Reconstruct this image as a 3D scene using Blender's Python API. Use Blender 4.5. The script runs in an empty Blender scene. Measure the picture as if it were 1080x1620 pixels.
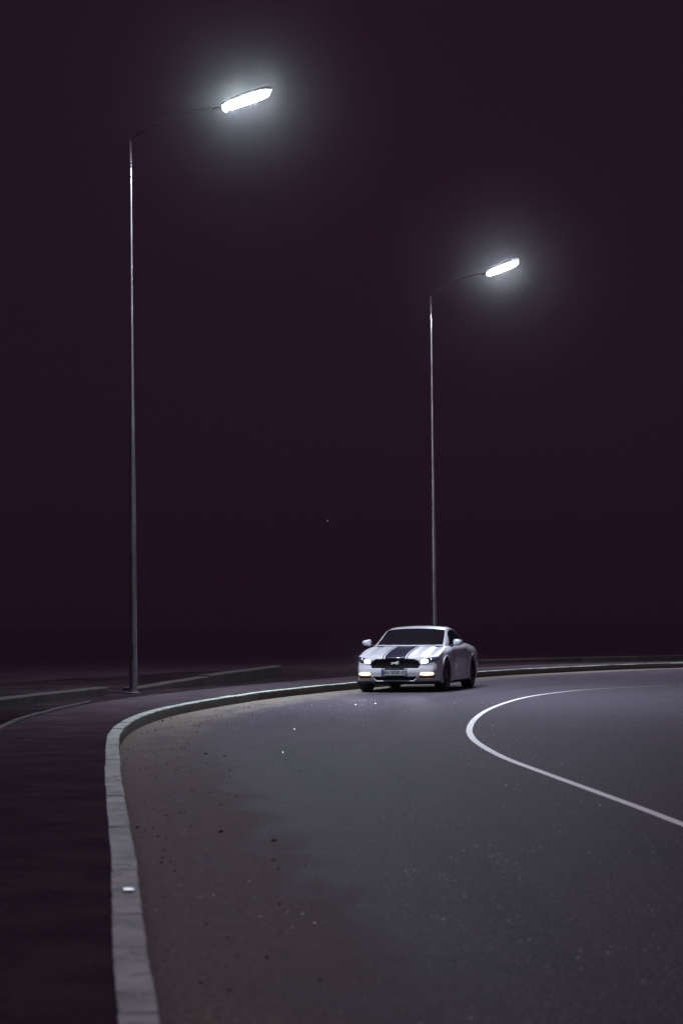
import bpy, bmesh, math, random
import numpy as np
from mathutils import Vector, Matrix
R = math.radians
random.seed(7)
rng = np.random.default_rng(7)
C = bpy.context.scene.collection
S = bpy.context.scene

# ------------------------------------------------------------------ camera
cam_d = bpy.data.cameras.new('camera')
cam = bpy.data.objects.new('camera', cam_d); C.objects.link(cam); S.camera = cam
cam_d.sensor_fit = 'VERTICAL'; cam_d.sensor_height = 36.0; cam_d.lens = 85.0
cam_d.clip_start = 0.1; cam_d.clip_end = 2000
cam.matrix_world = (Matrix.Translation((0, 0, 1.6)) @ Matrix.Rotation(R(90 + 2.470), 4, 'X')
                    @ Matrix.Rotation(R(-0.5), 4, 'Z'))
cam_d.dof.use_dof = True; cam_d.dof.focus_distance = 50.5; cam_d.dof.aperture_fstop = 3.5

# ------------------------------------------------------------------ night sky
W = bpy.data.worlds.new('World'); S.world = W; W.use_nodes = True
wt = W.node_tree; wt.nodes.clear()
wo = wt.nodes.new('ShaderNodeOutputWorld'); bg = wt.nodes.new('ShaderNodeBackground')
tc = wt.nodes.new('ShaderNodeTexCoord'); sx = wt.nodes.new('ShaderNodeSeparateXYZ')
rp = wt.nodes.new('ShaderNodeValToRGB')
wt.links.new(tc.outputs['Generated'], sx.inputs[0]); wt.links.new(sx.outputs['Z'], rp.inputs[0])
wt.links.new(rp.outputs[0], bg.inputs[0]); wt.links.new(bg.outputs[0], wo.inputs[0])
el = rp.color_ramp.elements
el[0].position = 0.0; el[0].color = (0.0122, 0.0053, 0.0106, 1)
e = el.new(0.075); e.color = (0.0150, 0.0061, 0.0135, 1)
el[2].position = 0.26; el[2].color = (0.0158, 0.0064, 0.0142, 1)
e = el.new(0.55); e.color = (0.095, 0.072, 0.096, 1)
e = el.new(1.0); e.color = (0.46, 0.315, 0.465, 1)  # upper sky, out of view, brightened as added fill light
bg.inputs[1].default_value = 1.0

S.view_settings.view_transform = 'Standard'; S.view_settings.look = 'None'
S.view_settings.exposure = 0.0; S.view_settings.gamma = 1.0; S.view_settings.use_curve_mapping = False
S.render.engine = 'CYCLES'
S.cycles.use_denoising = True
S.cycles.max_bounces = 6; S.cycles.volume_bounces = 0
S.cycles.sample_clamp_indirect = 4.0

LENS_GLOW = 4700.0
HAZE = 0.000052
HEADLIGHT = 130.0

# ------------------------------------------------------------------ materials
def mat(name):
    m = bpy.data.materials.new(name); m.use_nodes = True
    return m, m.node_tree, m.node_tree.nodes['Principled BSDF']
def simple(name, col, rough=0.5, metal=0.0, coat=0.0, emit=None, es=0.0, spec=0.5):
    m, t, b = mat(name)
    b.inputs['Base Color'].default_value = (*col, 1); b.inputs['Roughness'].default_value = rough
    b.inputs['Metallic'].default_value = metal; b.inputs['Coat Weight'].default_value = coat
    b.inputs['Coat Roughness'].default_value = 0.05; b.inputs['Specular IOR Level'].default_value = spec
    if emit:
        b.inputs['Emission Color'].default_value = (*emit, 1); b.inputs['Emission Strength'].default_value = es
    return m
class NT:
    """small helper to write node graphs"""
    def __init__(s, t): s.t = t
    def n(s, typ, **kw):
        x = s.t.nodes.new('ShaderNode' + typ)
        for k, v in kw.items(): setattr(x, k, v)
        return x
    def put(s, sock, v):
        if isinstance(v, bpy.types.NodeSocket): s.t.links.new(v, sock)
        elif isinstance(v, (tuple, list)) and len(v) == 3 and sock.type == 'RGBA': sock.default_value = (*v, 1)
        else: sock.default_value = v
    def math(s, op, a, b=0.0, c=0.0, clamp=False):
        x = s.n('Math', operation=op, use_clamp=clamp)
        s.put(x.inputs[0], a); s.put(x.inputs[1], b); s.put(x.inputs[2], c)
        return x.outputs[0]
    def ramp(s, v, lo, hi, a=0.0, b=1.0, smooth=True):
        x = s.n('MapRange', interpolation_type='SMOOTHSTEP' if smooth else 'LINEAR')
        s.put(x.inputs['Value'], v)
        for k, q in (('From Min', lo), ('From Max', hi), ('To Min', a), ('To Max', b)): s.put(x.inputs[k], q)
        return x.outputs[0]
    def noise(s, vec, scale, detail=3.0, rough=0.55, dist=0.0):
        x = s.n('TexNoise'); s.put(x.inputs['Vector'], vec)
        x.inputs['Scale'].default_value = scale; x.inputs['Detail'].default_value = detail
        x.inputs['Roughness'].default_value = rough; x.inputs['Distortion'].default_value = dist
        return x.outputs['Fac']
    def mix(s, f, a, b, blend='MIX'):
        x = s.n('Mix', data_type='RGBA', blend_type=blend)
        s.put(x.inputs[0], f); s.put(x.inputs[6], a); s.put(x.inputs[7], b)
        return x.outputs[2]
    def scaled(s, vec, sc):
        x = s.n('Mapping'); s.put(x.inputs['Vector'], vec); x.inputs['Scale'].default_value = sc
        return x.outputs[0]
    def bump(s, h, strength, dist, bsdf):
        x = s.n('Bump'); x.inputs['Strength'].default_value = strength; x.inputs['Distance'].default_value = dist
        s.put(x.inputs['Height'], h); s.t.links.new(x.outputs[0], bsdf.inputs['Normal'])

def asphalt_material():
    m, t, b = mat('asphalt'); g = NT(t)
    pos = g.n('NewGeometry').outputs['Position']
    uv = g.n('UVMap', uv_map='kerb_uv').outputs[0]
    su = g.n('SeparateXYZ'); t.links.new(uv, su.inputs[0])
    along, dist = su.outputs[0], su.outputs[1]
    fine = g.noise(pos, 55, 4, 0.7)
    mid = g.noise(pos, 3.0, 5, 0.6)
    big = g.noise(pos, 0.35, 3, 0.5)
    v = g.math('ADD', g.math('MULTIPLY', fine, 0.86), g.math('MULTIPLY', mid, 0.14))
    tar = g.mix(g.ramp(v, 0.38, 0.63), (0.025, 0.0195, 0.0275), (0.096, 0.078, 0.109))
    grn = g.noise(pos, 30, 3, 0.85)
    tar = g.mix(1.0, tar, g.mix(g.ramp(grn, 0.36, 0.64), (0.45, 0.45, 0.45), (1.55, 1.55, 1.55)), 'MULTIPLY')
    tar = g.mix(g.ramp(big, 0.35, 0.65, 0.0, 0.45), tar, (0.046, 0.041, 0.048))
    # lighter stone chips in the surface
    vo = g.n('TexVoronoi', feature='F1'); t.links.new(pos, vo.inputs['Vector']); vo.inputs['Scale'].default_value = 52
    sc = g.n('SeparateColor'); t.links.new(vo.outputs['Color'], sc.inputs[0])
    chip = g.math('MULTIPLY', g.ramp(vo.outputs['Distance'], 0.25, 0.42, 1, 0), g.ramp(sc.outputs[0], 0.86, 0.90))
    tar = g.mix(g.math('MULTIPLY', chip, 0.55), tar, (0.40, 0.38, 0.42))
    # long faint wheel tracks and smears that follow the kerb
    trk = g.noise(g.scaled(uv, (0.10, 2.2, 1)), 1.0, 4, 0.6)
    tar = g.mix(g.ramp(trk, 0.52, 0.74, 0, 0.14), tar, (0.030, 0.029, 0.031))
    wander = g.math('MULTIPLY_ADD', g.noise(g.scaled(uv, (0.05, 0.05, 1)), 1.0, 2), 1.4, -0.7)
    for dk, wk, ak in ((1.95, 0.30, 0.20), (3.45, 0.30, 0.20), (2.72, 0.035, 0.55)):
        q = g.math('ABSOLUTE', g.math('SUBTRACT', g.math('ADD', dist, wander), dk))
        gate = g.ramp(g.noise(g.scaled(uv, (0.12, 0.4, 1)), 1.0, 3), 0.46, 0.60)
        tar = g.mix(g.math('MULTIPLY', g.math('MULTIPLY', g.ramp(q, wk * 0.4, wk, 1, 0), gate), ak), tar, (0.018, 0.016, 0.018))
    # sand swept against the kerb
    wob = g.noise(uv, 0.9, 5, 0.62)
    wob2 = g.noise(uv, 7.0, 4, 0.65)
    dd = g.math('ADD', dist, g.math('ADD', g.math('MULTIPLY_ADD', wob, 1.2, -0.6), g.math('MULTIPLY_ADD', wob2, 0.7, -0.35)))
    sand = g.ramp(dd, 0.62, 1.38, 1.0, 0.0)
    patch = g.noise(g.scaled(uv, (0.55, 1.7, 1)), 1.6, 5, 0.6)
    bare = g.math('MULTIPLY', g.ramp(patch, 0.44, 0.62), g.ramp(dist, 0.18, 0.5))
    sand = g.math('MULTIPLY', sand, g.math('SUBTRACT', 1.0, g.math('MULTIPLY', bare, 0.62)))
    grit = g.noise(pos, 26, 5, 0.75)
    sandc = g.mix(g.ramp(grit, 0.3, 0.72), (0.088, 0.078, 0.065), (0.232, 0.210, 0.178))
    col = g.mix(g.math('MULTIPLY', sand, 0.9), tar, sandc)
    # dark clods and oil drips in the sand
    cl = g.noise(pos, 9, 3, 0.5)
    cm = g.math('MULTIPLY', g.ramp(cl, 0.66, 0.72), g.ramp(dist, 0.2, 2.4, 1, 0))
    col = g.mix(g.math('MULTIPLY', cm, 0.8), col, (0.022, 0.017, 0.015))
    # glassy grains that glint
    gv = g.n('TexVoronoi', feature='F1'); t.links.new(pos, gv.inputs['Vector']); gv.inputs['Scale'].default_value = 44
    gs = g.n('SeparateColor'); t.links.new(gv.outputs['Color'], gs.inputs[0])
    grain_on = g.ramp(gs.outputs[1], 0.972, 0.985, 0, 1, False)
    grain_sz = g.ramp(gs.outputs[2], 0, 1, 0.10, 0.36, False)
    grain = g.math('MULTIPLY', g.math('LESS_THAN', gv.outputs['Distance'], grain_sz), grain_on)
    grain = g.math('MULTIPLY', grain, g.ramp(g.noise(pos, 0.5, 2), 0.42, 0.6))
    col = g.mix(grain, col, (0.9, 0.91, 0.95))
    t.links.new(col, b.inputs['Base Color'])
    rgh = g.math('ADD', g.math('MULTIPLY', sand, 0.22), g.math('MULTIPLY_ADD', mid, 0.06, 0.68))
    g.put(b.inputs['Roughness'], g.math('MULTIPLY', rgh, g.math('SUBTRACT', 1.0, g.math('MULTIPLY', grain, 0.6))))
    b.inputs['Specular IOR Level'].default_value = 0.02
    g.bump(g.math('ADD', fine, g.math('MULTIPLY', grit, 0.6)), 0.35, 0.005, b)
    return m

def concrete_material(name, dark, light, stain, shade_faces=False):
    m, t, b = mat(name); g = NT(t)
    pos = g.n('NewGeometry').outputs['Position']
    a = g.noise(pos, 2.2, 5, 0.65); f = g.noise(pos, 45, 4, 0.7)
    c = g.mix(g.ramp(g.math('ADD', g.math('MULTIPLY', a, 0.7), g.math('MULTIPLY', f, 0.3)), 0.33, 0.68), dark, light)
    st = g.noise(pos, 5.0, 5, 0.7, 1.0)
    c = g.mix(g.ramp(st, 0.50, 0.68, 0, 0.75), c, stain)
    if shade_faces:                                     # shade of the upright faces painted into the colour, deeper towards the bottom
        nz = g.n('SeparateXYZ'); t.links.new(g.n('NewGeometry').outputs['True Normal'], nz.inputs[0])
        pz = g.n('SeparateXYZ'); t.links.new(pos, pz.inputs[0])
        face_shade = g.math('MULTIPLY', g.ramp(nz.outputs[2], 0.35, 0.75, 1, 0), g.ramp(g.math('ADD', pz.outputs[2], g.math('MULTIPLY_ADD', st, 0.16, -0.08)), 0.04, 0.17, 0.97, 0.80))
        c = g.mix(face_shade, c, (0.060, 0.043, 0.040))
    t.links.new(c, b.inputs['Base Color']); b.inputs['Roughness'].default_value = 0.8
    b.inputs['Specular IOR Level'].default_value = 0.12
    g.bump(g.math('ADD', f, a), 0.5, 0.008, b)
    return m

def soil_material(name, lo, hi):
    m, t, b = mat(name); g = NT(t)
    pos = g.n('NewGeometry').outputs['Position']
    a = g.noise(pos, 0.8, 6, 0.65); f = g.noise(pos, 22, 5, 0.7)
    c = g.mix(g.ramp(g.math('ADD', g.math('MULTIPLY', a, 0.6), g.math('MULTIPLY', f, 0.4)), 0.35, 0.68), lo, hi)
    t.links.new(c, b.inputs['Base Color']); b.inputs['Roughness'].default_value = 0.95
    b.inputs['Specular IOR Level'].default_value = 0.0
    g.bump(g.math('ADD', f, a), 0.9, 0.06, b)
    return m

def paving_material():
    m, t, b = mat('sidewalk_asphalt'); g = NT(t)
    pos = g.n('NewGeometry').outputs['Position']
    uv = g.n('UVMap', uv_map='kerb_uv').outputs[0]
    a = g.noise(pos, 1.3, 6, 0.65); f = g.noise(pos, 40, 4, 0.75)
    c = g.mix(g.ramp(g.math('ADD', g.math('MULTIPLY', a, 0.65), g.math('MULTIPLY', f, 0.35)), 0.36, 0.66), (0.036, 0.0275, 0.0345), (0.060, 0.047, 0.055))
    vo = g.n('TexVoronoi', feature='F1'); t.links.new(pos, vo.inputs['Vector']); vo.inputs['Scale'].default_value = 48
    sc = g.n('SeparateColor'); t.links.new(vo.outputs['Color'], sc.inputs[0])
    c = g.mix(g.math('MULTIPLY', g.ramp(vo.outputs['Distance'], 0.2, 0.4, 1, 0), g.ramp(sc.outputs[0], 0.93, 0.96, 0, .6)), c, (0.20, 0.17, 0.18))
    t.links.new(c, b.inputs['Base Color']); b.inputs['Roughness'].default_value = 0.85
    b.inputs['Specular IOR Level'].default_value = 0.0
    g.bump(f, 0.5, 0.005, b)
    return m

def mesh_material():
    m, t, b = mat('grille_mesh'); g = NT(t)
    pos = g.n('TexCoord').outputs['Object']
    w = g.n('TexVoronoi', feature='DISTANCE_TO_EDGE'); t.links.new(g.scaled(pos, (1, 0.2, 1.2)), w.inputs['Vector']); w.inputs['Scale'].default_value = 28; w.inputs['Randomness'].default_value = 0.15
    c = g.mix(g.ramp(w.outputs['Distance'], 0.08, 0.16), (0.006, 0.005, 0.006), (0.001, 0.001, 0.001))
    t.links.new(c, b.inputs['Base Color']); b.inputs['Roughness'].default_value = 0.6; b.inputs['Specular IOR Level'].default_value = 0.05
    return m

def line_material():
    m, t, b = mat('road_paint'); g = NT(t)
    pos = g.n('NewGeometry').outputs['Position']
    uv = g.n('UVMap', uv_map='kerb_uv').outputs[0]
    su = g.n('SeparateXYZ'); t.links.new(uv, su.inputs[0])
    w = g.noise(pos, 16, 5, 0.75); w2 = g.noise(pos, 1.2, 3, 0.5)
    worn = g.ramp(g.math('ADD', g.math('MULTIPLY', w, 0.7), g.math('MULTIPLY', w2, 0.3)), 0.53, 0.66)
    worn = g.math('MAXIMUM', g.math('MULTIPLY', worn, 0.75), g.ramp(g.math('ADD', su.outputs[0], g.math('MULTIPLY', w, 5.0)), 0.0, 7.5))
    c = g.mix(worn, (0.70, 0.72, 0.71), (0.10, 0.095, 0.10))
    t.links.new(c, b.inputs['Base Color']); b.inputs['Roughness'].default_value = 0.6
    g.bump(w, 0.4, 0.004, b)
    return m

def galvanised_material():
    m, t, b = mat('galvanised_steel'); g = NT(t)
    pos = g.n('TexCoord').outputs['Object']
    a = g.noise(g.scaled(pos, (9, 9, 1.6)), 1.0, 5, 0.65)
    c = g.mix(g.ramp(a, 0.35, 0.7), (0.28, 0.26, 0.275), (0.46, 0.45, 0.475))
    t.links.new(c, b.inputs['Base Color']); b.inputs['Metallic'].default_value = 0.95
    b.inputs['Roughness'].default_value = 0.36
    return m

M = dict(
    asphalt=asphalt_material(), soil=soil_material('verge_soil', (0.014, 0.0095, 0.0120), (0.034, 0.0240, 0.0280)), field=soil_material('field_soil', (0.040, 0.025, 0.035), (0.068, 0.043, 0.058)), paving=paving_material(), line=line_material(),
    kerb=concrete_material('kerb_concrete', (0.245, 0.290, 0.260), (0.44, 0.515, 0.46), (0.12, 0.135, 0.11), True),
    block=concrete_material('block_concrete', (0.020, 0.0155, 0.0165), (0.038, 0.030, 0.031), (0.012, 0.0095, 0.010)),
    steel=galvanised_material(),
    dark_band=simple('dark_band', (0.02, 0.02, 0.022), 0.6),
    housing=simple('lamp_housing', (0.05, 0.05, 0.052), 0.6),
    arm=simple('dark_arm_paint', (0.10, 0.068, 0.095), 0.8, spec=0.2),
    mesh=mesh_material(),
    lens=simple('lamp_lens', (0.8, 0.8, 0.8), 0.3, emit=(0.90, 1.0, 0.93), es=LENS_GLOW * 0.30),
    lens_far=simple('far_lamp_lens', (0.8, 0.8, 0.8), 0.3, emit=(0.90, 0.97, 1.0), es=LENS_GLOW * 0.10),
    led_far=simple('far_led_panel', (0.8, 0.8, 0.8), 0.3, emit=(0.80, 0.88, 1.0), es=LENS_GLOW * 0.75),
    led=simple('led_panel', (0.8, 0.8, 0.8), 0.3, emit=(0.76, 0.86, 1.0), es=LENS_GLOW),
    paper=simple('white_scrap', (0.92, 0.93, 0.95), 0.38, 0.75),
    clod=simple('dirt_clod', (0.020, 0.016, 0.014), 0.95),
    paint=simple('car_paint', (0.42, 0.42, 0.465), 0.38, 0.0, 0.7),
    stripe=simple('stripe_paint', (0.006, 0.007, 0.024), 0.22, 0.0, 0.5, spec=0.15),
    glass=simple('tinted_glass', (0.006, 0.005, 0.007), 0.04, 0.0, 0.0, spec=0.01),
    plastic=simple('black_plastic', (0.008, 0.007, 0.008), 0.55, spec=0.15),
    rubber=simple('rubber', (0.012, 0.012, 0.012), 0.8),
    rim=simple('dark_rim', (0.030, 0.030, 0.033), 0.35, 0.7),
    chrome=simple('chrome', (0.85, 0.85, 0.88), 0.18, 1.0),
    badge=simple('badge_metal', (0.92, 0.92, 0.95), 0.45, 0.5),
    drl=simple('headlight_beam', (0.9, 0.9, 0.9), 0.2, emit=(0.93, 0.97, 1.0), es=3.2),
    headglass=simple('headlight_glass', (0.035, 0.035, 0.10), 0.06, 0.3, 1.0),
    fog=simple('fog_light_beam', (0.9, 0.85, 0.7), 0.2, emit=(1.0, 0.74, 0.46), es=3.0),
    amber=simple('amber_plastic', (0.16, 0.05, 0.02), 0.3),
    tail=simple('tail_light_red', (0.30, 0.01, 0.01), 0.15, 0, 1.0),
    plate=simple('plate_white', (0.36, 0.36, 0.37), 0.4),
    plate_ink=simple('plate_ink', (0.02, 0.02, 0.022), 0.5),
    plate_blue=simple('plate_blue', (0.03, 0.05, 0.22), 0.4),
)

# ------------------------------------------------------------------ object helpers
def link(name, me, parent=None, mats=()):
    o = bpy.data.objects.new(name, me); C.objects.link(o)
    for k in mats: me.materials.append(M[k] if isinstance(k, str) else k)
    if parent: o.parent = parent
    return o
def mesh_obj(name, verts, faces, mats, parent=None, smooth=False, mi=None):
    me = bpy.data.meshes.new(name); me.from_pydata([tuple(map(float, v)) for v in verts], [], [tuple(map(int, f)) for f in faces])
    if isinstance(mats, (str, bpy.types.Material)): mats = (mats,)
    o = link(name, me, parent, mats)
    if mi is not None: me.polygons.foreach_set('material_index', [int(a) for a in mi])
    if smooth: me.polygons.foreach_set('use_smooth', [True] * len(me.polygons))
    me.update(); return o
def bm_obj(name, bm, mats, parent=None, smooth=False, recalc=True):
    if recalc: bmesh.ops.recalc_face_normals(bm, faces=bm.faces)
    me = bpy.data.meshes.new(name); bm.to_mesh(me); bm.free()
    if isinstance(mats, (str, bpy.types.Material)): mats = (mats,)
    o = link(name, me, parent, mats)
    if smooth: me.polygons.foreach_set('use_smooth', [True] * len(me.polygons))
    return o
def structure(o): o['kind'] = 'structure'; return o
def thing(o, label, cat, group=None):
    o['label'] = label; o['category'] = cat
    if group: o['group'] = group
    return o
def empty(name, loc, rz=0.0):
    o = bpy.data.objects.new(name, None); C.objects.link(o); o.location = loc; o.rotation_euler = (0, 0, rz); return o
def add_box(bm, c, s, rot=None, bevel=0.0):
    r = bmesh.ops.create_cube(bm, size=1.0); vs = r['verts']
    for v in vs: v.co = Vector((v.co.x * s[0], v.co.y * s[1], v.co.z * s[2]))
    if bevel:
        es = list({e for v in vs for e in v.link_edges})
        rb = bmesh.ops.bevel(bm, geom=es, offset=bevel, segments=2, affect='EDGES')
        vs = list({v for f in rb['faces'] for v in f.verts} | {v for v in vs if v.is_valid})
    T = Matrix.Translation(c) @ (rot if rot else Matrix.Identity(4))
    for v in vs: v.co = T @ v.co
def add_tube(bm, pts, rad, n=16, caps=True):
    pts = [Vector(p) for p in pts]; rings = []
    for i, p in enumerate(pts):
        d = (pts[min(i + 1, len(pts) - 1)] - pts[max(i - 1, 0)]).normalized()
        a = d.cross(Vector((0, 1, 0))); a = a.normalized() if a.length > 1e-4 else Vector((1, 0, 0)); b = d.cross(a)
        r = rad[i] if isinstance(rad, (list, tuple)) else rad
        rings.append([bm.verts.new(p + a * r * math.cos(2 * math.pi * k / n) + b * r * math.sin(2 * math.pi * k / n)) for k in range(n)])
    for A, B in zip(rings, rings[1:]):
        for k in range(n): bm.faces.new((A[k], A[(k + 1) % n], B[(k + 1) % n], B[k]))
    if caps: bm.faces.new(rings[0]); bm.faces.new(rings[-1])
def add_lathe(bm, prof, axis='Z', n=32, M4=None):
    """prof: list of (radius, height); closed at axis where radius is 0"""
    rings = []
    for r, h in prof:
        ring = []
        for k in range(n if r > 1e-6 else 1):
            a = 2 * math.pi * k / n
            p = Vector((r * math.cos(a), r * math.sin(a), h)) if axis == 'Z' else Vector((h, r * math.cos(a), r * math.sin(a)))
            ring.append(bm.verts.new(M4 @ p if M4 else p))
        rings.append(ring)
    for A, B in zip(rings, rings[1:]):
        if len(A) == 1 and len(B) == 1: continue
        for k in range(n):
            q = (A[k % len(A)], A[(k + 1) % len(A)], B[(k + 1) % len(B)], B[k % len(B)])
            u = []
            for v in q:
                if v not in u: u.append(v)
            bm.faces.new(u)

# ------------------------------------------------------------------ plan curves (metres, camera at the origin looking +Y)
def catmull(P, step=0.25):
    P = np.array(P, float); out = []
    Q = np.vstack([2 * P[0] - P[1], P, 2 * P[-1] - P[-2]])
    for i in range(1, len(Q) - 2):
        p0, p1, p2, p3 = Q[i - 1:i + 3]
        n = max(2, int(np.linalg.norm(p2 - p1) / step)); t = np.linspace(0, 1, n, endpoint=False)[:, None]
        out.append(0.5 * (2 * p1 + (p2 - p0) * t + (2 * p0 - 5 * p1 + 4 * p2 - p3) * t ** 2 + (-p0 + 3 * p1 - 3 * p2 + p3) * t ** 3))
    out.append(P[-1:]); return np.vstack(out)
def smooth(P, k=9):
    q = np.pad(P, ((k, k), (0, 0)), mode='edge'); ker = np.ones(2 * k + 1) / (2 * k + 1)
    r = np.stack([np.convolve(q[:, j], ker, 'valid') for j in (0, 1)], 1); r[0] = P[0]; r[-1] = P[-1]; return r
KERB = smooth(catmull([(0.55, -30), (0.25, -10), (0.02, 0), (-0.28, 5), (-0.66, 8.7), (-0.87, 10.7), (-1.22, 14.3), (-1.65, 18.5), (-1.95, 21.4),
               (-2.32, 25.2), (-2.66, 28.8), (-2.87, 31.6), (-2.97, 34.8), (-2.90, 37.6), (-2.67, 40.4), (-2.07, 44.2), (-1.27, 48.0),
               (0.24, 52.9), (3.43, 62.0), (5.27, 65.6), (7.92, 69.4), (10.0, 71.2), (14, 73.6), (20, 75.6), (30, 77), (60, 78.5)]), 3)
BACK = catmull([(-0.75, -30), (-1.05, -10), (-1.28, 0), (-1.6, 5), (-2.15, 10.5), (-2.95, 18), (-3.85, 25), (-4.45, 31.4), (-4.58, 36.0), (-4.34, 41.2),
               (-3.75, 45.2), (-2.7, 49.6), (-1.9, 52.6), (0.3, 58.8), (3.77, 67.4), (6.4, 71.2), (10.4, 74.2), (14, 76.0), (20, 77.8), (30, 79.3), (60, 80.8)])
LINE = catmull([(4.0, -30), (3.75, -5), (3.2, 10), (2.84, 15), (2.56, 18.4), (2.43, 20), (2.25, 22), (2.03, 24.4), (1.80, 27.1), (1.69, 29.7),
               (1.68, 31.8), (1.77, 34.1), (2.02, 37.3), (2.45, 41.0), (3.08, 44.8), (3.74, 47.7), (4.66, 50.3), (5.45, 51.8), (7.3, 53.9)])
def normals(P):
    d = np.gradient(P, axis=0); d /= np.linalg.norm(d, axis=1)[:, None]
    return np.stack([d[:, 1], -d[:, 0]], 1)            # to the right of travel
def arclen(P): return np.concatenate([[0], np.cumsum(np.linalg.norm(np.diff(P, axis=0), axis=1))])
KS = arclen(KERB)
def kerb_uv(x, y):
    d = np.hypot(KERB[:, 0] - x, KERB[:, 1] - y); i = int(d.argmin()); return KS[i], d[i]
def x_at(P, y): return float(np.interp(y, P[:, 1], P[:, 0]))
def set_uv(o, uvs):
    me = o.data; l = me.uv_layers.new(name='kerb_uv')
    for lp in me.loops: l.data[lp.index].uv = uvs[lp.vertex_index]
def grid_faces(nr, nc): return [(r * nc + c, r * nc + c + 1, (r + 1) * nc + c + 1, (r + 1) * nc + c) for r in range(nr - 1) for c in range(nc - 1)]

# ground out to the horizon
n = 48; vs = [(0, 0, -0.05)]; fs = []
radii = (15, 40, 90, 200, 420)
for r in radii: vs += [(r * math.cos(2 * math.pi * k / n), 40 + r * math.sin(2 * math.pi * k / n), -0.05) for k in range(n)]
vs[0] = (0, 40, -0.05)
for k in range(n): fs.append((0, 1 + k, 1 + (k + 1) % n))
for j in range(len(radii) - 1):
    for k in range(n):
        a = 1 + j * n; fs.append((a + k, a + n + k, a + n + (k + 1) % n, a + (k + 1) % n))
structure(mesh_obj('ground', vs, fs, 'field'))

# road between the kerb and the inside edge of the bend
INNER = LINE + normals(LINE) * 4.6
INNER = np.vstack([INNER, [[14, 53.5], [60, 56]]]); INNER = INNER[np.argsort(INNER[:, 1])]
ys = np.concatenate([np.arange(-30, 0, 2.0), np.arange(0, 78.45, 0.5)])
vs = []; uvs = []
for y in ys:
    xk = x_at(KERB, y) - 0.03; xi = max(x_at(INNER, y), xk + 0.5) if y < 56 else 60.0
    cols = [0, .15, .3, .5, .7, .9, 1.1, 1.3, 1.6, 1.9, 2.3, 2.8, 3.5, 4.5, 5.5]; xs = []
    wmax = xi - xk
    for q in cols: xs.append(xk + min(q, 5.5) * min(1.0, wmax / 6.0))
    x5 = xs[-1]; xs += list(x5 + (xi - x5) * np.array([.06, .12, .2, .35, .6, 1.0]))
    for x in xs: vs.append((x, y, 0.0)); uvs.append(kerb_uv(x, y))
road = structure(mesh_obj('road', vs, grid_faces(len(ys), 21), 'asphalt')); set_uv(road, uvs)

# painted line, 12 cm wide
nl = normals(LINE); ll = arclen(LINE); lt = ll[-1]
vs = []; uvs = []
for p, q, s in zip(LINE, nl, ll):
    for k in (-0.043, 0.043): vs.append((p[0] + q[0] * k, p[1] + q[1] * k, 0.004)); uvs.append((s - lt + 6.2, k))
line = structure(mesh_obj('lane_marking', vs, grid_faces(len(LINE), 2), 'line')); set_uv(line, uvs)

# kerb of one metre concrete stones, 15 cm wide and high
def kerb_run(name, P, side, top, m, width=0.15, stone=1.0, base=-0.2):
    s = arclen(P); nn = normals(P); bm = bmesh.new(); a = 0.0
    while a < s[-1] - 0.2:
        b = min(a + stone, s[-1]); h = top + random.uniform(-0.004, 0.004); off = random.uniform(-0.004, 0.004)
        tq = np.linspace(a + 0.002, b - 0.002, 14 if stone > .9 and a < 90 else 4); rows = []
        for q in tq:
            p = np.array([np.interp(q, s, P[:, j]) for j in (0, 1)]); nv = np.array([np.interp(q, s, nn[:, j]) for j in (0, 1)])
            pr = [(off, base), (off, h - 0.012), (off - 0.004, h - 0.003), (off - 0.012, h), (off - width, h), (off - width, base)]
            pr = [(u + random.gauss(0, .0016), z + (random.gauss(0, .0016) if z > 0 else 0)) for u, z in pr]
            if random.random() < .06: pr[2] = (pr[2][0] - .012, pr[2][1] - .008); pr[3] = (pr[3][0] - .015, pr[3][1])
            rows.append([bm.verts.new((*(p + nv * side * u), z)) for u, z in pr])
        for A, B in zip(rows, rows[1:]):
            for k in range(6): bm.faces.new((A[k], A[(k + 1) % 6], B[(k + 1) % 6], B[k]))
        bm.faces.new(rows[0]); bm.faces.new(rows[-1]); a = b
    return structure(bm_obj(name, bm, m))
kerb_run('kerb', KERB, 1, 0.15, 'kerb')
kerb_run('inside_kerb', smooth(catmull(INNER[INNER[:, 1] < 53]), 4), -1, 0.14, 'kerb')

# sidewalk behind the kerb, with a narrow edging stone along its back
vs = []; uvs = []
idx = np.linspace(0, 1, 260)
ko = KERB - normals(KERB) * 0.13; sk, sb = arclen(ko), arclen(BACK)
ys = np.concatenate([np.arange(-30, 72, 0.6)])
for y in ys:
    a = x_at(ko, y); b = x_at(BACK, y)
    for f in np.linspace(0, 1, 5): x = b + (a - b) * f; vs.append((x, y, 0.143)); uvs.append(kerb_uv(x, y))
# beyond y=72 the bend runs sideways: rows in x
nrow = len(ys)
walk = structure(mesh_obj('sidewalk', vs, grid_faces(nrow, 5), 'paving')); set_uv(walk, uvs)
xs = np.arange(x_at(BACK, 71.4), 60, 1.0); vs = []; uvs = []
kx = ko[ko[:, 1] > 60]; bx = BACK[BACK[:, 1] > 60]
for x in xs:
    a = float(np.interp(x, kx[:, 0], kx[:, 1])); b = float(np.interp(x, bx[:, 0], bx[:, 1])); a = max(a, 71.4) if x < 10.5 else a
    for f in np.linspace(0, 1, 4): vs.append((x, a + (max(b, a + .01) - a) * f, 0.139)); uvs.append(kerb_uv(x, a + (b - a) * f))
walk2 = structure(mesh_obj('sidewalk_bend', vs, grid_faces(len(xs), 4), 'paving')); set_uv(walk2, uvs)
EDGE = BACK[(BACK[:, 1] > 4) & (BACK[:, 1] < 41.6)]
kerb_run('sidewalk_edging', EDGE, 1, 0.185, 'block', 0.07, 1.0)

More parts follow.
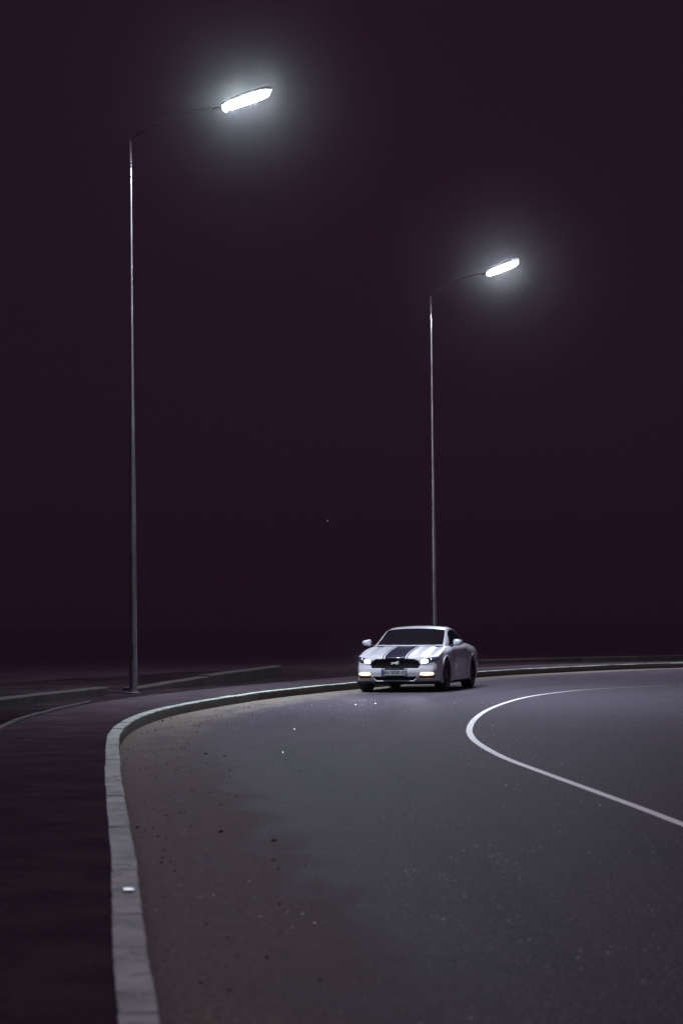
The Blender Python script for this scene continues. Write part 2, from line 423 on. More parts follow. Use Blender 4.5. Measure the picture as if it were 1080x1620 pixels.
# bare soil verge behind the sidewalk
ys = np.concatenate([np.arange(-30, 30, 3.0), np.arange(30, 88, 0.7)]); vs = []
for y in ys:
    b = x_at(BACK, y) if y < 80.8 else 60.0
    for f in (0, .12, .3, .6, 1, 1.6, 2.5, 3.3, 4.2, 5.5, 7.5, 11):
        h = 0.125 - 0.02 * min(f, 1) - 0.2 * max(0, f - 7.5) / 3.5 + (0.05 * math.sin(0.9 * y + f) * math.sin(1.7 * f + 0.37 * y) if 0.2 < f < 8 else 0) * 0.7
        vs.append((b - f, y, h))
structure(mesh_obj('verge', vs, grid_faces(len(ys), 12), 'soil', smooth=True))
structure(mesh_obj('inside_verge', [(x_at(INNER, y) + dx, y, 0.10) for y in np.arange(-30, 53.5, 1.5) for dx in (0.1, 2, 60)],
                   grid_faces(len(np.arange(-30, 53.5, 1.5)), 3), 'soil'))

# low concrete footing blocks along the verge
def block(p, q, h0, h1, label, th=0.30):
    p, q = np.array(p, float), np.array(q, float); d = (q - p) / np.linalg.norm(q - p); nv = np.array([-d[1], d[0]])
    root_z = 0.0; bm = bmesh.new(); L = np.linalg.norm(q - p); k = 9; rows = []
    for i in range(k):
        f = i / (k - 1); c = p + (q - p) * f; h = 0.13 + h0 + (h1 - h0) * f + random.uniform(-0.006, 0.006)
        pr = [(0, -0.2), (0, h - 0.02), (0.02, h), (th - 0.02, h), (th, h - 0.02), (th, -0.2)]
        rows.append([bm.verts.new((*(c - p + nv * u), z)) for u, z in pr])
    for A, B in zip(rows, rows[1:]):
        for j in range(6): bm.faces.new((A[j], A[(j + 1) % 6], B[(j + 1) % 6], B[j]))
    bm.faces.new(rows[0]); bm.faces.new(rows[-1])
    o = bm_obj('concrete_footing', bm, 'block'); o.location = (p[0], p[1], 0)
    thing(o, label, 'concrete block', 'low concrete footings along the verge')
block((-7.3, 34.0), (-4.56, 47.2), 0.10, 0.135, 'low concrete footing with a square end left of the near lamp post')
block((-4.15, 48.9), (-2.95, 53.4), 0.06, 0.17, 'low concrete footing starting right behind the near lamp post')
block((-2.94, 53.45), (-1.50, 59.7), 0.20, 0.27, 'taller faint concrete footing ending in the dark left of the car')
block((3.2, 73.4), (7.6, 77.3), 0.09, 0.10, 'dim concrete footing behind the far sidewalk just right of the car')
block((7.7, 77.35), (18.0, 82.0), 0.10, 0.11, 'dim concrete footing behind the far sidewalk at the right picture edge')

# small things on the ground
bm = bmesh.new(); add_box(bm, (0, 0, 0), (0.052, 0.085, 0.004), None, 0.001)
for v in bm.verts: v.co.z += 0.010 * (v.co.y / 0.05) ** 2
o = bm_obj('paper_scrap', bm, 'paper'); o.location = (-1.145, 12.9, 0.157); o.rotation_euler = (0, 0, R(8))
thing(o, 'small bright white scrap lying on top of the kerb', 'scrap')
bm = bmesh.new()
def near_kerb(s, d):
    i = int(np.searchsorted(KS, s)); nv = normals(KERB)[i]; return KERB[i] + nv * d
ck = normals(KERB)
for k in range(320):
    y = random.choice((random.uniform(9, 52), random.uniform(24, 46))); i = int(np.abs(KERB[:, 1] - y).argmin())
    d = abs(random.gauss(0.35, 0.55)) + 0.03; p = KERB[i] + ck[i] * d
    r = random.uniform(0.004, 0.010) if k > 14 else random.uniform(0.010, 0.017)
    q = bmesh.ops.create_icosphere(bm, subdivisions=1, radius=r)['verts']
    for v in q: v.co = Vector((p[0] + v.co.x * random.uniform(.8, 1.6), p[1] + v.co.y * random.uniform(.8, 1.5), r * 0.3 + v.co.z * random.uniform(.5, .9)))
o = bm_obj('dirt_crumbs', bm, 'clod'); o['kind'] = 'stuff'; o['label'] = 'dark crumbs of dirt scattered on the sand along the kerb'

bm = bmesh.new()
for k in range(520):
    y = 11 + 36 * random.random() ** 0.8; i = int(np.abs(KERB[:, 1] - y).argmin())
    d = random.gauss(2.5, 0.9) if k % 3 else random.uniform(0.2, 5.0)
    if d < 0.1: continue
    p = KERB[i] + ck[i] * d; r = random.choice((.003, .004, .004, .005, .007)) * (1.15 if y > 20 else 0.8)
    rot = Matrix.Rotation(random.uniform(0, 6.28), 4, (random.random(), random.random(), random.random() + .01))
    q = bmesh.ops.create_icosphere(bm, subdivisions=1, radius=r)['verts']
    for v in q: v.co = Vector((p[0], p[1], r * .6)) + rot @ v.co
o = bm_obj('glass_grit', bm, simple('glass_grit', (0.9, 0.9, 0.92), 0.28, 0.9)); o['kind'] = 'stuff'; o['label'] = 'tiny glinting grains scattered over the asphalt'
# ------------------------------------------------------------------ street lamps
def street_lamp(x, y, rz, label, arm=2.42, rise=0.68, H=11.02, side='lens', led='led'):
    t = empty('street_lamp', (x, y, 0.12), rz); thing(t, label, 'street lamp', 'tall street lamps along the verge')
    # pole: slender cone of three slip-jointed lengths
    bm = bmesh.new(); add_lathe(bm, [(0, -0.1), (0.083, -0.1), (0.083, 0.0), (0.076, 2.2), (0.068, 3.8), (0.048, 5.2), (0.033, 6.6), (0.025, 8.3), (0.0215, 10.0), (0.020, H), (0, H)], n=24)
    bm_obj('pole', bm, 'steel', t, True)
    for z, r in ((10.28, 0.0245), (10.48, 0.0240), (10.545, 0.0238)):
        bm = bmesh.new(); add_lathe(bm, [(0, z - .02), (r, z - .02), (r, z + .02), (0, z + .02)], n=24); bm_obj('collar', bm, 'dark_band', t, True)
    bm = bmesh.new(); add_lathe(bm, [(0, -0.02), (0.15, -0.02), (0.15, 0.012), (0.09, 0.018), (0.086, 0.06), (0, 0.06)], n=32); bp = bm_obj('base_plate', bm, 'steel', t)
    bm = bmesh.new(); add_box(bm, (0.0, -0.079, 0.85), (0.075, 0.012, 0.30), None, 0.004); bm_obj('service_hatch', bm, 'steel', t)
    # curved arm reaching out over the road
    pts = []; 
    for k in range(15):
        f = k / 14; pts.append((arm * (f ** 1.15) * 0.83, 0, H - 0.02 + rise * 0.86 * math.sin(f * math.pi / 2) ** 0.9))
    bm = bmesh.new(); add_tube(bm, pts, [0.020 - 0.003 * k / 14 for k in range(15)], 14); bm_obj('arm', bm, 'arm', t, True)
    # lamp head tilted up away from the pole
    tilt = -R(15); cx, cz = arm, H + rise
    T = Matrix.Translation((cx, 0, cz)) @ Matrix.Rotation(tilt, 4, 'Y')
    bm = bmesh.new(); L, Wd = 0.54, 0.12
    rings = []
    for z, sL, sW in ((0.0, 1.0, 1.0), (0.035, 1.0, 0.98), (0.075, 0.93, 0.78), (0.10, 0.8, 0.5)):
        rings.append([bm.verts.new(T @ Vector((L * sL * math.copysign(abs(math.cos(a)) ** 0.45, math.cos(a)), Wd * sW * math.copysign(abs(math.sin(a)) ** 0.6, math.sin(a)), z)))
                      for a in (2 * math.pi * k / 40 for k in range(40))])
    for A, B in zip(rings, rings[1:]):
        for k in range(40): bm.faces.new((A[k], A[(k + 1) % 40], B[(k + 1) % 40], B[k]))
    bm.faces.new(rings[-1]); bm.faces.new(rings[0])
    add_box(bm, T @ Vector((-0.49, 0, -0.042)), (0.014, 0.27, 0.125), Matrix.Rotation(tilt, 4, 'Y'), 0.004)  # end plate added to keep lens light off the arm and pole top
    head = bm_obj('lamp_head', bm, 'housing', t, False)
    bm = bmesh.new(); rings = []
    for z, sL, sW in ((-0.003, 1.0, 1.0), (-0.035, 0.99, 0.97), (-0.063, 0.95, 0.85), (-0.084, 0.87, 0.6), (-0.092, 0.75, 0.3)):
        rings.append([bm.verts.new(T @ Vector((0.47 * sL * math.copysign(abs(math.cos(a)) ** 0.45, math.cos(a)), 0.155 * sW * math.copysign(abs(math.sin(a)) ** 0.6, math.sin(a)), z)))
                      for a in (2 * math.pi * k / 40 for k in range(40))])
    for A, B in zip(rings, rings[1:]):
        for k in range(40): bm.faces.new((A[k], A[(k + 1) % 40], B[(k + 1) % 40], B[k]))
    bm.faces.new(rings[-1]); bm.faces.new(rings[0])
    bmesh.ops.recalc_face_normals(bm, faces=bm.faces); bm.normal_update()
    dn = (T.to_3x3() @ Vector((0, 0, -1)))
    for f in bm.faces: f.material_index = 1 if f.normal.dot(dn) > 0.75 else 0
    bm_obj('lens', bm, (side, led), head, True)
    bm = bmesh.new(); add_tube(bm, [T @ Vector((-0.72, 0, 0.02)), T @ Vector((-0.5, 0, 0.03))], 0.034, 14); bm_obj('spigot', bm, 'arm', head, True)
    return t
street_lamp(-4.14, 47.91, R(-15), 'near street lamp with a glaring lit head on a tall pole left of the car')
street_lamp(2.72, 71.97, R(-31), 'farther street lamp rising behind the parked white car with a smaller lit head', side='lens_far', led='led_far')

# a far-off point of light high over the dark land behind
bm = bmesh.new(); bmesh.ops.create_icosphere(bm, subdivisions=2, radius=0.10)
o = bm_obj('distant_lamp', bm, simple('distant_glow', (0.5, 0.5, 0.5), 0.5, emit=(1, 0.95, 1), es=0.10), None, True)
o.location = (-0.00578 * 300, 0.99923 * 300, 1.6 + 0.03949 * 300)
bm = bmesh.new(); add_tube(bm, [(0, 0, -13.5), (0, 0, 0)], 0.008, 8); bm_obj('mast', bm, 'housing', o)
thing(o, 'tiny faint point of light in the black distance between the two lamp poles', 'distant light')
# ------------------------------------------------------------------ the car (local axes: nose at y = 0, tail at +y)
CAR = empty('sports_car', (1.078, 50.45, 0.0), R(-14))
thing(CAR, 'white two-door sports coupe with a dark centre stripe and lit headlights on the bend', 'car')
FA, RA, WR = 0.93, 3.65, 0.345            # axle positions, wheel radius
def itp(tab, y): 
    tab = np.array(tab, float)
    # smooth monotone-ish interpolation
    Y = tab[:, 0]; out = []
    for j in range(1, tab.shape[1]):
        V = tab[:, j]; m = np.gradient(V, Y)
        i = np.clip(np.searchsorted(Y, y) - 1, 0, len(Y) - 2); h = Y[i + 1] - Y[i]; s = np.clip((y - Y[i]) / h, 0, 1)
        out.append((2*s**3-3*s**2+1)*V[i] + (s**3-2*s**2+s)*h*m[i] + (-2*s**3+3*s**2)*V[i+1] + (s**3-s**2)*h*m[i+1])
    return np.array(out)
#        y     W     zb    zs    zt    ws
BODY = [(0.00, .785, .225, .690, .735, .790),
        (0.05, .832, .195, .715, .758, .825),
        (0.16, .865, .175, .745, .785, .840),
        (0.50, .900, .160, .805, .850, .850),
        (0.93, .940, .150, .875, .905, .845),
        (1.45, .955, .150, .935, .965, .820),
        (2.10, .945, .150, .955, .975, .820),
        (2.90, .948, .150, .965, .982, .822),
        (3.65, .962, .160, .965, .995, .800),
        (4.20, .942, .190, .955, 1.000, .745),
        (4.55, .905, .230, .930, .995, .700),
        (4.68, .865, .270, .900, .965, .670),
        (4.72, .815, .310, .870, .925, .630)]
def ring_profile(y, n=170):
    Wd, zb, zs, zt, ws = itp(BODY, y)
    zm = zb + 0.42 * (zs - zb); rr = min(1.0, max(0.0, (y - 2.9) / 0.7))
    dent = 0.012 * math.exp(-((y - 2.2) / 0.7) ** 2)                 # waisted doors
    P = [(0, zb), (Wd * 0.6, zb), (Wd - 0.10, zb + 0.004), (Wd - 0.035, zb + 0.035), (Wd - 0.012, zb + 0.12), (Wd - dent, zm),
         (Wd - 0.004, zm + 0.45 * (zs - zm)), (Wd - 0.014 - 0.026 * rr, zs - 0.13), (Wd - 0.040 - 0.055 * rr, zs - 0.055), (ws + 0.012, zs - 0.008), (ws - 0.06, zs + 0.010),
         (ws * 0.76, zs + 0.16 * (zt - zs) - .004), (ws * 0.62, zs + 0.50 * (zt - zs) + .006), (ws * 0.47, zs + 0.66 * (zt - zs)), (ws * 0.30, zs + 0.95 * (zt - zs)), (0, zt)]
    c = catmull(P, 0.01); s = arclen(c); q = np.linspace(0, s[-1], n)
    return np.stack([np.interp(q, s, c[:, 0]), np.interp(q, s, c[:, 1])], 1)
def sweep(x): return 0.27 * (np.abs(x) / 0.9) ** 2.6
def prow(z): return np.interp(z, [.20, .26, .33, .42, .48, .56, .68, .74, .80], [.050, .015, -.030, -.040, -.032, .000, .012, .040, .085])
def yshift(x, y, z):
    w = np.clip(1 - y / 1.0, 0, 1); wr = np.clip((y - 4.0) / 0.75, 0, 1)
    return (sweep(x)) * w ** 1.2 + prow(z) * np.clip(1 - y / 0.35, 0, 1) ** 2 - 0.13 * (np.abs(x) / 0.9) ** 3 * wr
sta = np.concatenate([[0, .008, .02, .035, .05, .07, .09, .12, .15], np.arange(.18, 4.5, .02), [4.5, 4.53, 4.56, 4.59, 4.62, 4.64, 4.66, 4.68, 4.695, 4.71, 4.72]])
NP = 170; verts = []; faces = []
def full(y):
    h = ring_profile(y, NP); m = h[1:-1][::-1] * (-1, 1); return np.vstack([h, m])
NR = 2 * NP - 2
def add_ring(P2, y):
    ys_ = y + yshift(P2[:, 0], y, P2[:, 1]); b = len(verts)
    for (x, z), yy in zip(P2, ys_): verts.append((x, yy, z))
    return b
NC = 44
r0 = full(0.0); c0 = np.array([0, (r0[:, 1].min() + r0[:, 1].max()) / 2])
rings = []
for k in range(NC): rings.append(add_ring(c0 + (r0 - c0) * (0.02 + 0.98 * k / NC), 0.0))
for y in sta: rings.append(add_ring(full(y), y))
rl = full(sta[-1]); c1 = np.array([0, (rl[:, 1].min() + rl[:, 1].max()) / 2])
for k in range(1, 20): rings.append(add_ring(c1 + (rl - c1) * (1 - 0.98 * k / 20), sta[-1]))
for a, b in zip(rings, rings[1:]):
    for k in range(NR): faces.append((a + k, a + (k + 1) % NR, b + (k + 1) % NR, b + k))
faces.append(tuple(range(rings[0], rings[0] + NR))); faces.append(tuple(reversed(range(rings[-1], rings[-1] + NR))))
V = np.array(verts)
# wheel arches: pull vertices near the arch circle onto it
AR = 0.385
for yc in (FA, RA):
    d = np.hypot(V[:, 1] - yc, V[:, 2] - WR); k = (np.abs(V[:, 0]) > .55) & (np.abs(d - AR) < .013) & (V[:, 2] > .1)
    f = (AR / d[k])[:, None]; V[k, 1:] = np.array([yc, WR]) + (V[k, 1:] - np.array([yc, WR])) * f
bm = bmesh.new(); bv = [bm.verts.new(v) for v in V]
for f in faces: bm.faces.new([bv[i] for i in f])
bmesh.ops.recalc_face_normals(bm, faces=bm.faces); bm.normal_update()
dead = []
for f in bm.faces:
    c = f.calc_center_median()
    if abs(c.x) > .60 and c.z > .1:
        for yc in (FA, RA):
            if math.hypot(c.y - yc, c.z - WR) < AR - 0.001: dead.append(f)
            elif abs(c.y - yc) < AR * .9 and c.z < WR and abs(c.x) > .60: dead.append(f)
bmesh.ops.delete(bm, geom=list(set(dead)), context='FACES')

def cut_lines(sel, lines):
    """bisect the chosen faces along vertical planes through 2-D lines in (x, z)"""
    for (x0, z0), (x1, z1) in lines:
        fs = [f for f in bm.faces if sel(f.calc_center_median())]
        nrm = Vector((z1 - z0, 0, -(x1 - x0))).normalized()
        ge = set(fs) | {e for f in fs for e in f.edges} | {v for f in fs for v in f.verts}
        bmesh.ops.bisect_plane(bm, geom=list(ge), dist=1e-5, plane_co=(x0, 0, z0), plane_no=nrm)
def inside(poly, x, z):
    s = None
    for (x0, z0), (x1, z1) in zip(poly, poly[1:] + poly[:1]):
        c = (x1 - x0) * (z - z0) - (z1 - z0) * (x - x0)
        if abs(c) < 1e-9: continue
        if s is None: s = c > 0
        elif (c > 0) != s: return False
    return True
def mirror(p): return [(-x, z) for x, z in p]
FRONT = lambda c: c.y < 0.75 and c.z < 0.80
def region(poly, ymax=0.75):
    mnx, mxx = min(p[0] for p in poly) - .05, max(p[0] for p in poly) + .05; mnz, mxz = min(p[1] for p in poly) - .05, max(p[1] for p in poly) + .05
    cut_lines(lambda c: c.y < ymax and mnx < c.x < mxx and mnz < c.z < mxz, list(zip(poly, poly[1:] + poly[:1])))
    return [f for f in bm.faces if (lambda c, n: c.y < ymax and n.y < 0.35 and inside(poly, c.x, c.z))(f.calc_center_median(), f.normal)]
def recess(poly, depth, names, mats, wallmat=0):
    """sink a region of the nose; the sunken floor becomes a part of its own"""
    fs = region(poly)
    r = bmesh.ops.extrude_face_region(bm, geom=fs); nv = [g for g in r['geom'] if isinstance(g, bmesh.types.BMVert)]
    nf = [g for g in r['geom'] if isinstance(g, bmesh.types.BMFace)]
    bmesh.ops.delete(bm, geom=[f for f in fs if f.is_valid], context='FACES')
    for v in nv: v.co.y += depth
    walls = {f for v in nv for f in v.link_faces} - set(nf)
    for f in walls: f.material_index = wallmat
    return split(nf, names, mats)
def split(fs, name, mats, parent=None, smooth=True):
    nb = bmesh.new(); mp = {}
    for f in fs:
        nb.faces.new([mp.setdefault(v, None) or mp.__setitem__(v, nb.verts.new(v.co)) or mp[v] for v in f.verts])
    bmesh.ops.delete(bm, geom=fs, context='FACES')
    nb.normal_update()
    return bm_obj(name, nb, mats, parent or CAR, smooth, recalc=False)
# -- openings of the nose
GR = [(-.40, .702), (.40, .702), (.490, .660), (.540, .580), (.490, .508), (-.490, .508), (-.540, .580), (-.490, .660)]
grille = recess(GR, 0.045, 'grille', 'mesh', 2)
LI = [(-.47, .338), (.47, .338), (.40, .262), (-.40, .262)]
intake = recess(LI, 0.05, 'lower_intake', 'plastic', 2)
for sgn in (1, -1):
    mir = (lambda p: [(x * .965, z) for x, z in p]) if sgn == 1 else (lambda p: [(-x * .965, z) for x, z in p])
    fogp = mir([(.53, .300), (.56, .425), (.825, .425), (.835, .300)])
    pocket = recess(fogp, 0.025, 'fog_light_housing', 'plastic', 2)
    HL = mir([(.555, .605), (.570, .700), (.875, .745), (.885, .695), (.78, .612)])
    hl = recess(HL, 0.012, 'headlight', 'headglass', 2)
    # bright inner beam and three daytime strips stand proud of the glass
    def patch(poly, lift, m, name, parent, bulge=0.0):
        xs_ = [p[0] for p in poly]; zs_ = [p[1] for p in poly]; cx, cz = sum(xs_) / len(xs_), sum(zs_) / len(zs_)
        b2 = bmesh.new(); prev = None
        for s_, l_ in ((1.0, -0.02), (1.0, 0.0), (0.85, bulge * .6), (0.4, bulge)):
            rg = []
            for (x, z) in catmull(poly + poly[:1], 0.02)[:-1]:
                x, z = cx + (x - cx) * s_, cz + (z - cz) * s_
                rg.append(b2.verts.new((x, yshift(x, 0.0, z) - lift - l_, z)))
            if prev:
                for k in range(len(rg)): b2.faces.new((prev[k], prev[(k + 1) % len(rg)], rg[(k + 1) % len(rg)], rg[k]))
            prev = rg
        b2.faces.new(prev)
        return bm_obj(name, b2, m, parent, True)
    patch(mir([(.562, .612), (.577, .685), (.675, .695), (.71, .652), (.685, .614)]), 0.006, 'drl', 'headlight_beam', hl, 0.015)
    patch(mir([(.752, .648), (.758, .705), (.780, .708), (.776, .652)]), 0.006, 'chrome', 'headlight_projector', hl, 0.006)
    patch(mir([(.555, .365), (.565, .412), (.69, .420), (.810, .412), (.815, .370), (.69, .358)]), 0.016, 'fog', 'fog_light_beam', pocket, 0.012)
    patch(mir([(.57, .322), (.57, .352), (.805, .355), (.805, .322)]), -0.018, 'amber', 'amber_reflector', pocket, 0.003)
    lip = patch(mir([(.525, .262), (.54, .288), (.83, .288), (.87, .250), (.69, .236)]), 0.012, 'paint', 'bumper_winglet', CAR, 0.008)
# -- stripe: cut along x, then paint
for X in (-.265, -.245, -.215, .215, .245, .265):
    fs = [f for f in bm.faces if abs(f.calc_center_median().x - X) < .06 and f.normal.z > -0.4]
    ge = set(fs) | {e for f in fs for e in f.edges} | {v for f in fs for v in f.verts}
    bmesh.ops.bisect_plane(bm, geom=list(ge), dist=1e-5, plane_co=(X, 0, 0), plane_no=(1, 0, 0))
bm.normal_update()
for f in bm.faces:
    c = f.calc_center_median(); ax = abs(c.x)
    if f.material_index == 2: continue
    if f.normal.z > -0.4 and (ax < .215 or .245 < ax < .265): f.material_index = 1
    if c.z < 0.235 and c.y > .0 and (f.normal.z < -.2 or c.z < .215): f.material_index = 2      # black sill and underside
body = bm_obj('body', bm, ('paint', 'stripe', 'plastic'), CAR, True, recalc=False)

def bx(name, parts, m, parent=None, bevel=0.01, smooth=False):
    b = bmesh.new()
    for c, s, *r in parts: add_box(b, c, s, r[0] if r else None, bevel)
    return bm_obj(name, b, m, parent or CAR, smooth)
# chin splitter following the nose
b = bmesh.new(); rows = []
for x in np.linspace(-.88, .88, 45):
    y0 = yshift(x, 0.0, .22) - .02
    rows.append([b.verts.new((x, y0 + dy, z)) for dy, z in ((0, .195), (-.012, .205), (0, .222), (.22, .222), (.22, .185))])
for A, B in zip(rows, rows[1:]):
    for k in range(5): b.faces.new((A[k], A[(k + 1) % 5], B[(k + 1) % 5], B[k]))
b.faces.new(rows[0]); b.faces.new(rows[-1]); bm_obj('chin_splitter', b, 'plastic', CAR)
# white strip under the lower intake, dark where the stripe runs
for sgn in (1, -1):
    b = bmesh.new(); rows = []
    for x in np.linspace(.225, .47, 14):
        y0 = yshift(x, 0.0, .26) - .03; zz = .242 + max(0, (x - .40)) * 1.1
        rows.append([b.verts.new((sgn * x, y0 + dy, zz + dz)) for dy, dz in ((0, -.010), (-.006, 0), (0, .012), (.05, .012), (.05, -.010))])
    for A, B in zip(rows, rows[1:]):
        for k in range(5): b.faces.new((A[k], A[(k + 1) % 5], B[(k + 1) % 5], B[k]))
    b.faces.new(rows[0]); b.faces.new(rows[-1]); bm_obj('lip_trim', b, 'paint', CAR)
# galloping-horse badge in the grille, and its shape in thin metal
H2 = [(-.105, .012), (-.085, .022), (-.055, .014), (-.030, .020), (.010, .022), (.040, .030), (.058, .046), (.070, .044), (.075, .034), (.098, .022), (.094, .013),
      (.076, .018), (.066, .012), (.062, -.004), (.092, -.010), (.088, -.024), (.078, -.016), (.052, -.014), (.035, -.022), (.048, -.034), (.040, -.040), (.022, -.024),
      (.012, -.010), (-.020, -.008), (-.038, -.018), (-.070, -.026), (-.094, -.036), (-.100, -.028), (-.074, -.014), (-.056, -.002), (-.062, .004), (-.085, .012)]
cu = bpy.data.curves.new('badge', 'CURVE'); cu.dimensions = '2D'; cu.fill_mode = 'BOTH'; cu.extrude = 0.006
sp_ = cu.splines.new('POLY'); sp_.points.add(len(H2) - 1); sp_.use_cyclic_u = True
for p, (x, y) in zip(sp_.points, H2): p.co = (x * 0.9, y * 0.9, 0, 1)
def to_mesh(cuobj, name, m, parent, mw):
    C.objects.link(cuobj); bpy.context.view_layer.update(); dg = bpy.context.evaluated_depsgraph_get(); me = bpy.data.meshes.new_from_object(cuobj.evaluated_get(dg))
    bpy.data.objects.remove(cuobj); me.materials.clear(); me.transform(mw)
    o = link(name, me, parent, (m,)); return o
to_mesh(bpy.data.objects.new('badge', cu), 'horse_badge', 'badge', grille, Matrix.Translation((0, yshift(0, 0, .615) + .018, .615)) @ Matrix.Rotation(R(90), 4, 'X'))
# number plate
PY = yshift(0, 0, .42) - .028
plate = bx('number_plate', [((0, PY, .418), (.52, .012, .114))], 'plate', None, .004)
bx('plate_frame', [((0, PY + .006, .418), (.545, .012, .136))], 'plastic', plate, .005)
bx('plate_country_band', [((-.240, PY - .0065, .418), (.038, .004, .108))], 'plate_blue', plate, .001)
def text(s, size, m, parent, loc):
    cu = bpy.data.curves.new('text', 'FONT'); cu.body = s; cu.size = size; cu.align_x = 'CENTER'; cu.align_y = 'CENTER'; cu.extrude = .0015; cu.offset = .0022
    return to_mesh(bpy.data.objects.new('text', cu), 'plate_lettering', m, parent, Matrix.Translation(loc) @ Matrix.Rotation(R(90), 4, 'X'))
text('BH 5030 IO', .098, 'plate_ink', plate, (.018, PY - .0075, .418))

# wheels, liners and arch lips
def wheel(x, y):
    s = 1 if x > 0 else -1
    b = bmesh.new(); MM = Matrix.Translation((x, y, WR)) @ Matrix.Scale(s, 4, (1, 0, 0))
    add_lathe(b, [(.245, -.12), (.300, -.125), (.335, -.105), (.345, -.06), (.345, .06), (.335, .105), (.300, .125), (.245, .115), (.240, .0), (.245, -.12)], 'X', 56, MM)
    w = bm_obj('wheel', b, 'rubber', CAR, True)
    b = bmesh.new(); add_lathe(b, [(.0, .040), (.240, .040), (.240, -.10), (.250, -.10), (.252, .112), (.238, .116), (.228, .085)], 'X', 56, MM)
    add_lathe(b, [(0, .095), (.045, .095), (.055, .075), (.055, .04)], 'X', 24, MM)
    for k in range(10):
        a = 2 * math.pi * k / 10 + (0.09 if k % 2 else -0.09)
        add_box(b, MM @ Vector((.082, .145 * math.cos(a), .145 * math.sin(a))), (.022, .026, .19), Matrix.Rotation(-s * 0 + math.atan2(math.cos(a), math.sin(a)) * -1, 4, 'X'))
    bm_obj('rim', b, 'rim', w, False)
for yc in (FA, RA):
    for x in (.815, -.815): wheel(x + (.012 if yc == RA and x > 0 else -.012 if yc == RA else 0), yc)
    for s in (1, -1):
        b = bmesh.new(); rows = []
        for a in np.linspace(R(-28), R(208), 44):
            rows.append([b.verts.new((s * xx, yc + (AR + .004) * math.cos(a), max(.15, WR + (AR + .004) * math.sin(a)))) for xx in (.45, .62, .80, .925)])
        for A, B in zip(rows, rows[1:]):
            for k in range(3): b.faces.new((A[k], A[k + 1], B[k + 1], B[k]))
        last = b.verts.new((s * .45, yc, WR)); 
        for A, B in zip(rows, rows[1:]): b.faces.new((A[0], B[0], last))
        bm_obj('wheel_well', b, 'plastic', CAR, True)
        b = bmesh.new(); rows = []
        for a in np.linspace(R(-22), R(202), 60):
            cz, cy = WR + AR * math.sin(a), yc + AR * math.cos(a)
            W_, zb_, zs_, zt_, ws_ = itp(BODY, cy)
            xo = W_ - .004 - (.03 if cz > zs_ - .2 else 0) * max(0, (cz - zs_ + .2) / .2)
            rows.append([b.verts.new((s * (xo + dx), yc + (AR + dr) * math.cos(a), WR + (AR + dr) * math.sin(a))) for dx, dr in ((-.06, -.002), (.006, -.004), (.010, .006), (.002, .030), (-.03, .034))])
        for A, B in zip(rows, rows[1:]):
            for k in range(4): b.faces.new((A[k], A[k + 1], B[k + 1], B[k]))
        bm_obj('arch_lip', b, 'paint', CAR, True)

# ------------------------------ glasshouse
#       y     wb    zbelt  wt    zc
CAB = [(1.36, .775, .935, .765, .955),
       (1.60, .806, .940, .742, 1.072),
       (1.90, .830, .950, .708, 1.218),
       (2.14, .842, .955, .676, 1.318),
       (2.30, .846, .960, .658, 1.350),
       (2.60, .846, .965, .645, 1.374),
       (2.95, .836, .975, .632, 1.365),
       (3.25, .818, .985, .618, 1.332),
       (3.60, .775, .985, .604, 1.245),
       (3.90, .730, .975, .596, 1.152),
       (4.15, .690, .965, .585, 1.070),
       (4.38, .650, .955, .570, .995)]
NQ = 64
def cab_profile(y):
    wb, zs, wt_, zc = itp(CAB, y); zr = max(zc - .055 * min(1, (zc - zs) / .2), zs + .3 * (zc - zs)); wt_ = wt_ + (wb - wt_) * 0.0
    side = np.stack([np.linspace(wb, wt_ + .012, 20), np.linspace(zs - .03, zr - .03 * min(1, (zc - zs) / .3), 20)], 1)
    side[:, 0] += 0.022 * np.sin(np.linspace(0, math.pi, 20)) * min(1, (zc - zs) / .3)
    cor = np.array([(wt_ - .012, zr - .004), (wt_ - .045, zr + .010)])
    top = [(wt_ * q, zr + .012 + (zc - zr - .012) * (1 - (q) ** 2.2) ** 1.0) for q in np.linspace(.88, 0, 24)]
    P = np.vstack([side, cor, top]); return P
NQ = 46
cs = np.concatenate([np.arange(1.36, 4.381, .02)])
cv = []; 
for y in cs:
    P = cab_profile(y); F = np.vstack([P, P[:-1][::-1] * (-1, 1)])
    yy = y + 0.20 * (np.abs(F[:, 0]) / .75) ** 2 * np.clip((2.5 - y) / 1.1, 0, 1) - 0.10 * np.clip((2.5 - y) / 1.1, 0, 1) - 0.08 * (np.abs(F[:, 0]) / .6) ** 2 * np.clip((y - 3.3) / .7, 0, 1)
    cv.append(np.stack([F[:, 0], yy, F[:, 1]], 1))
cv = np.array(cv); NF = cv.shape[1]
iy = lambda y: int(np.abs(cs - y).argmin())
SB, ST = 4, 18                       # rows of the side window within the side strip
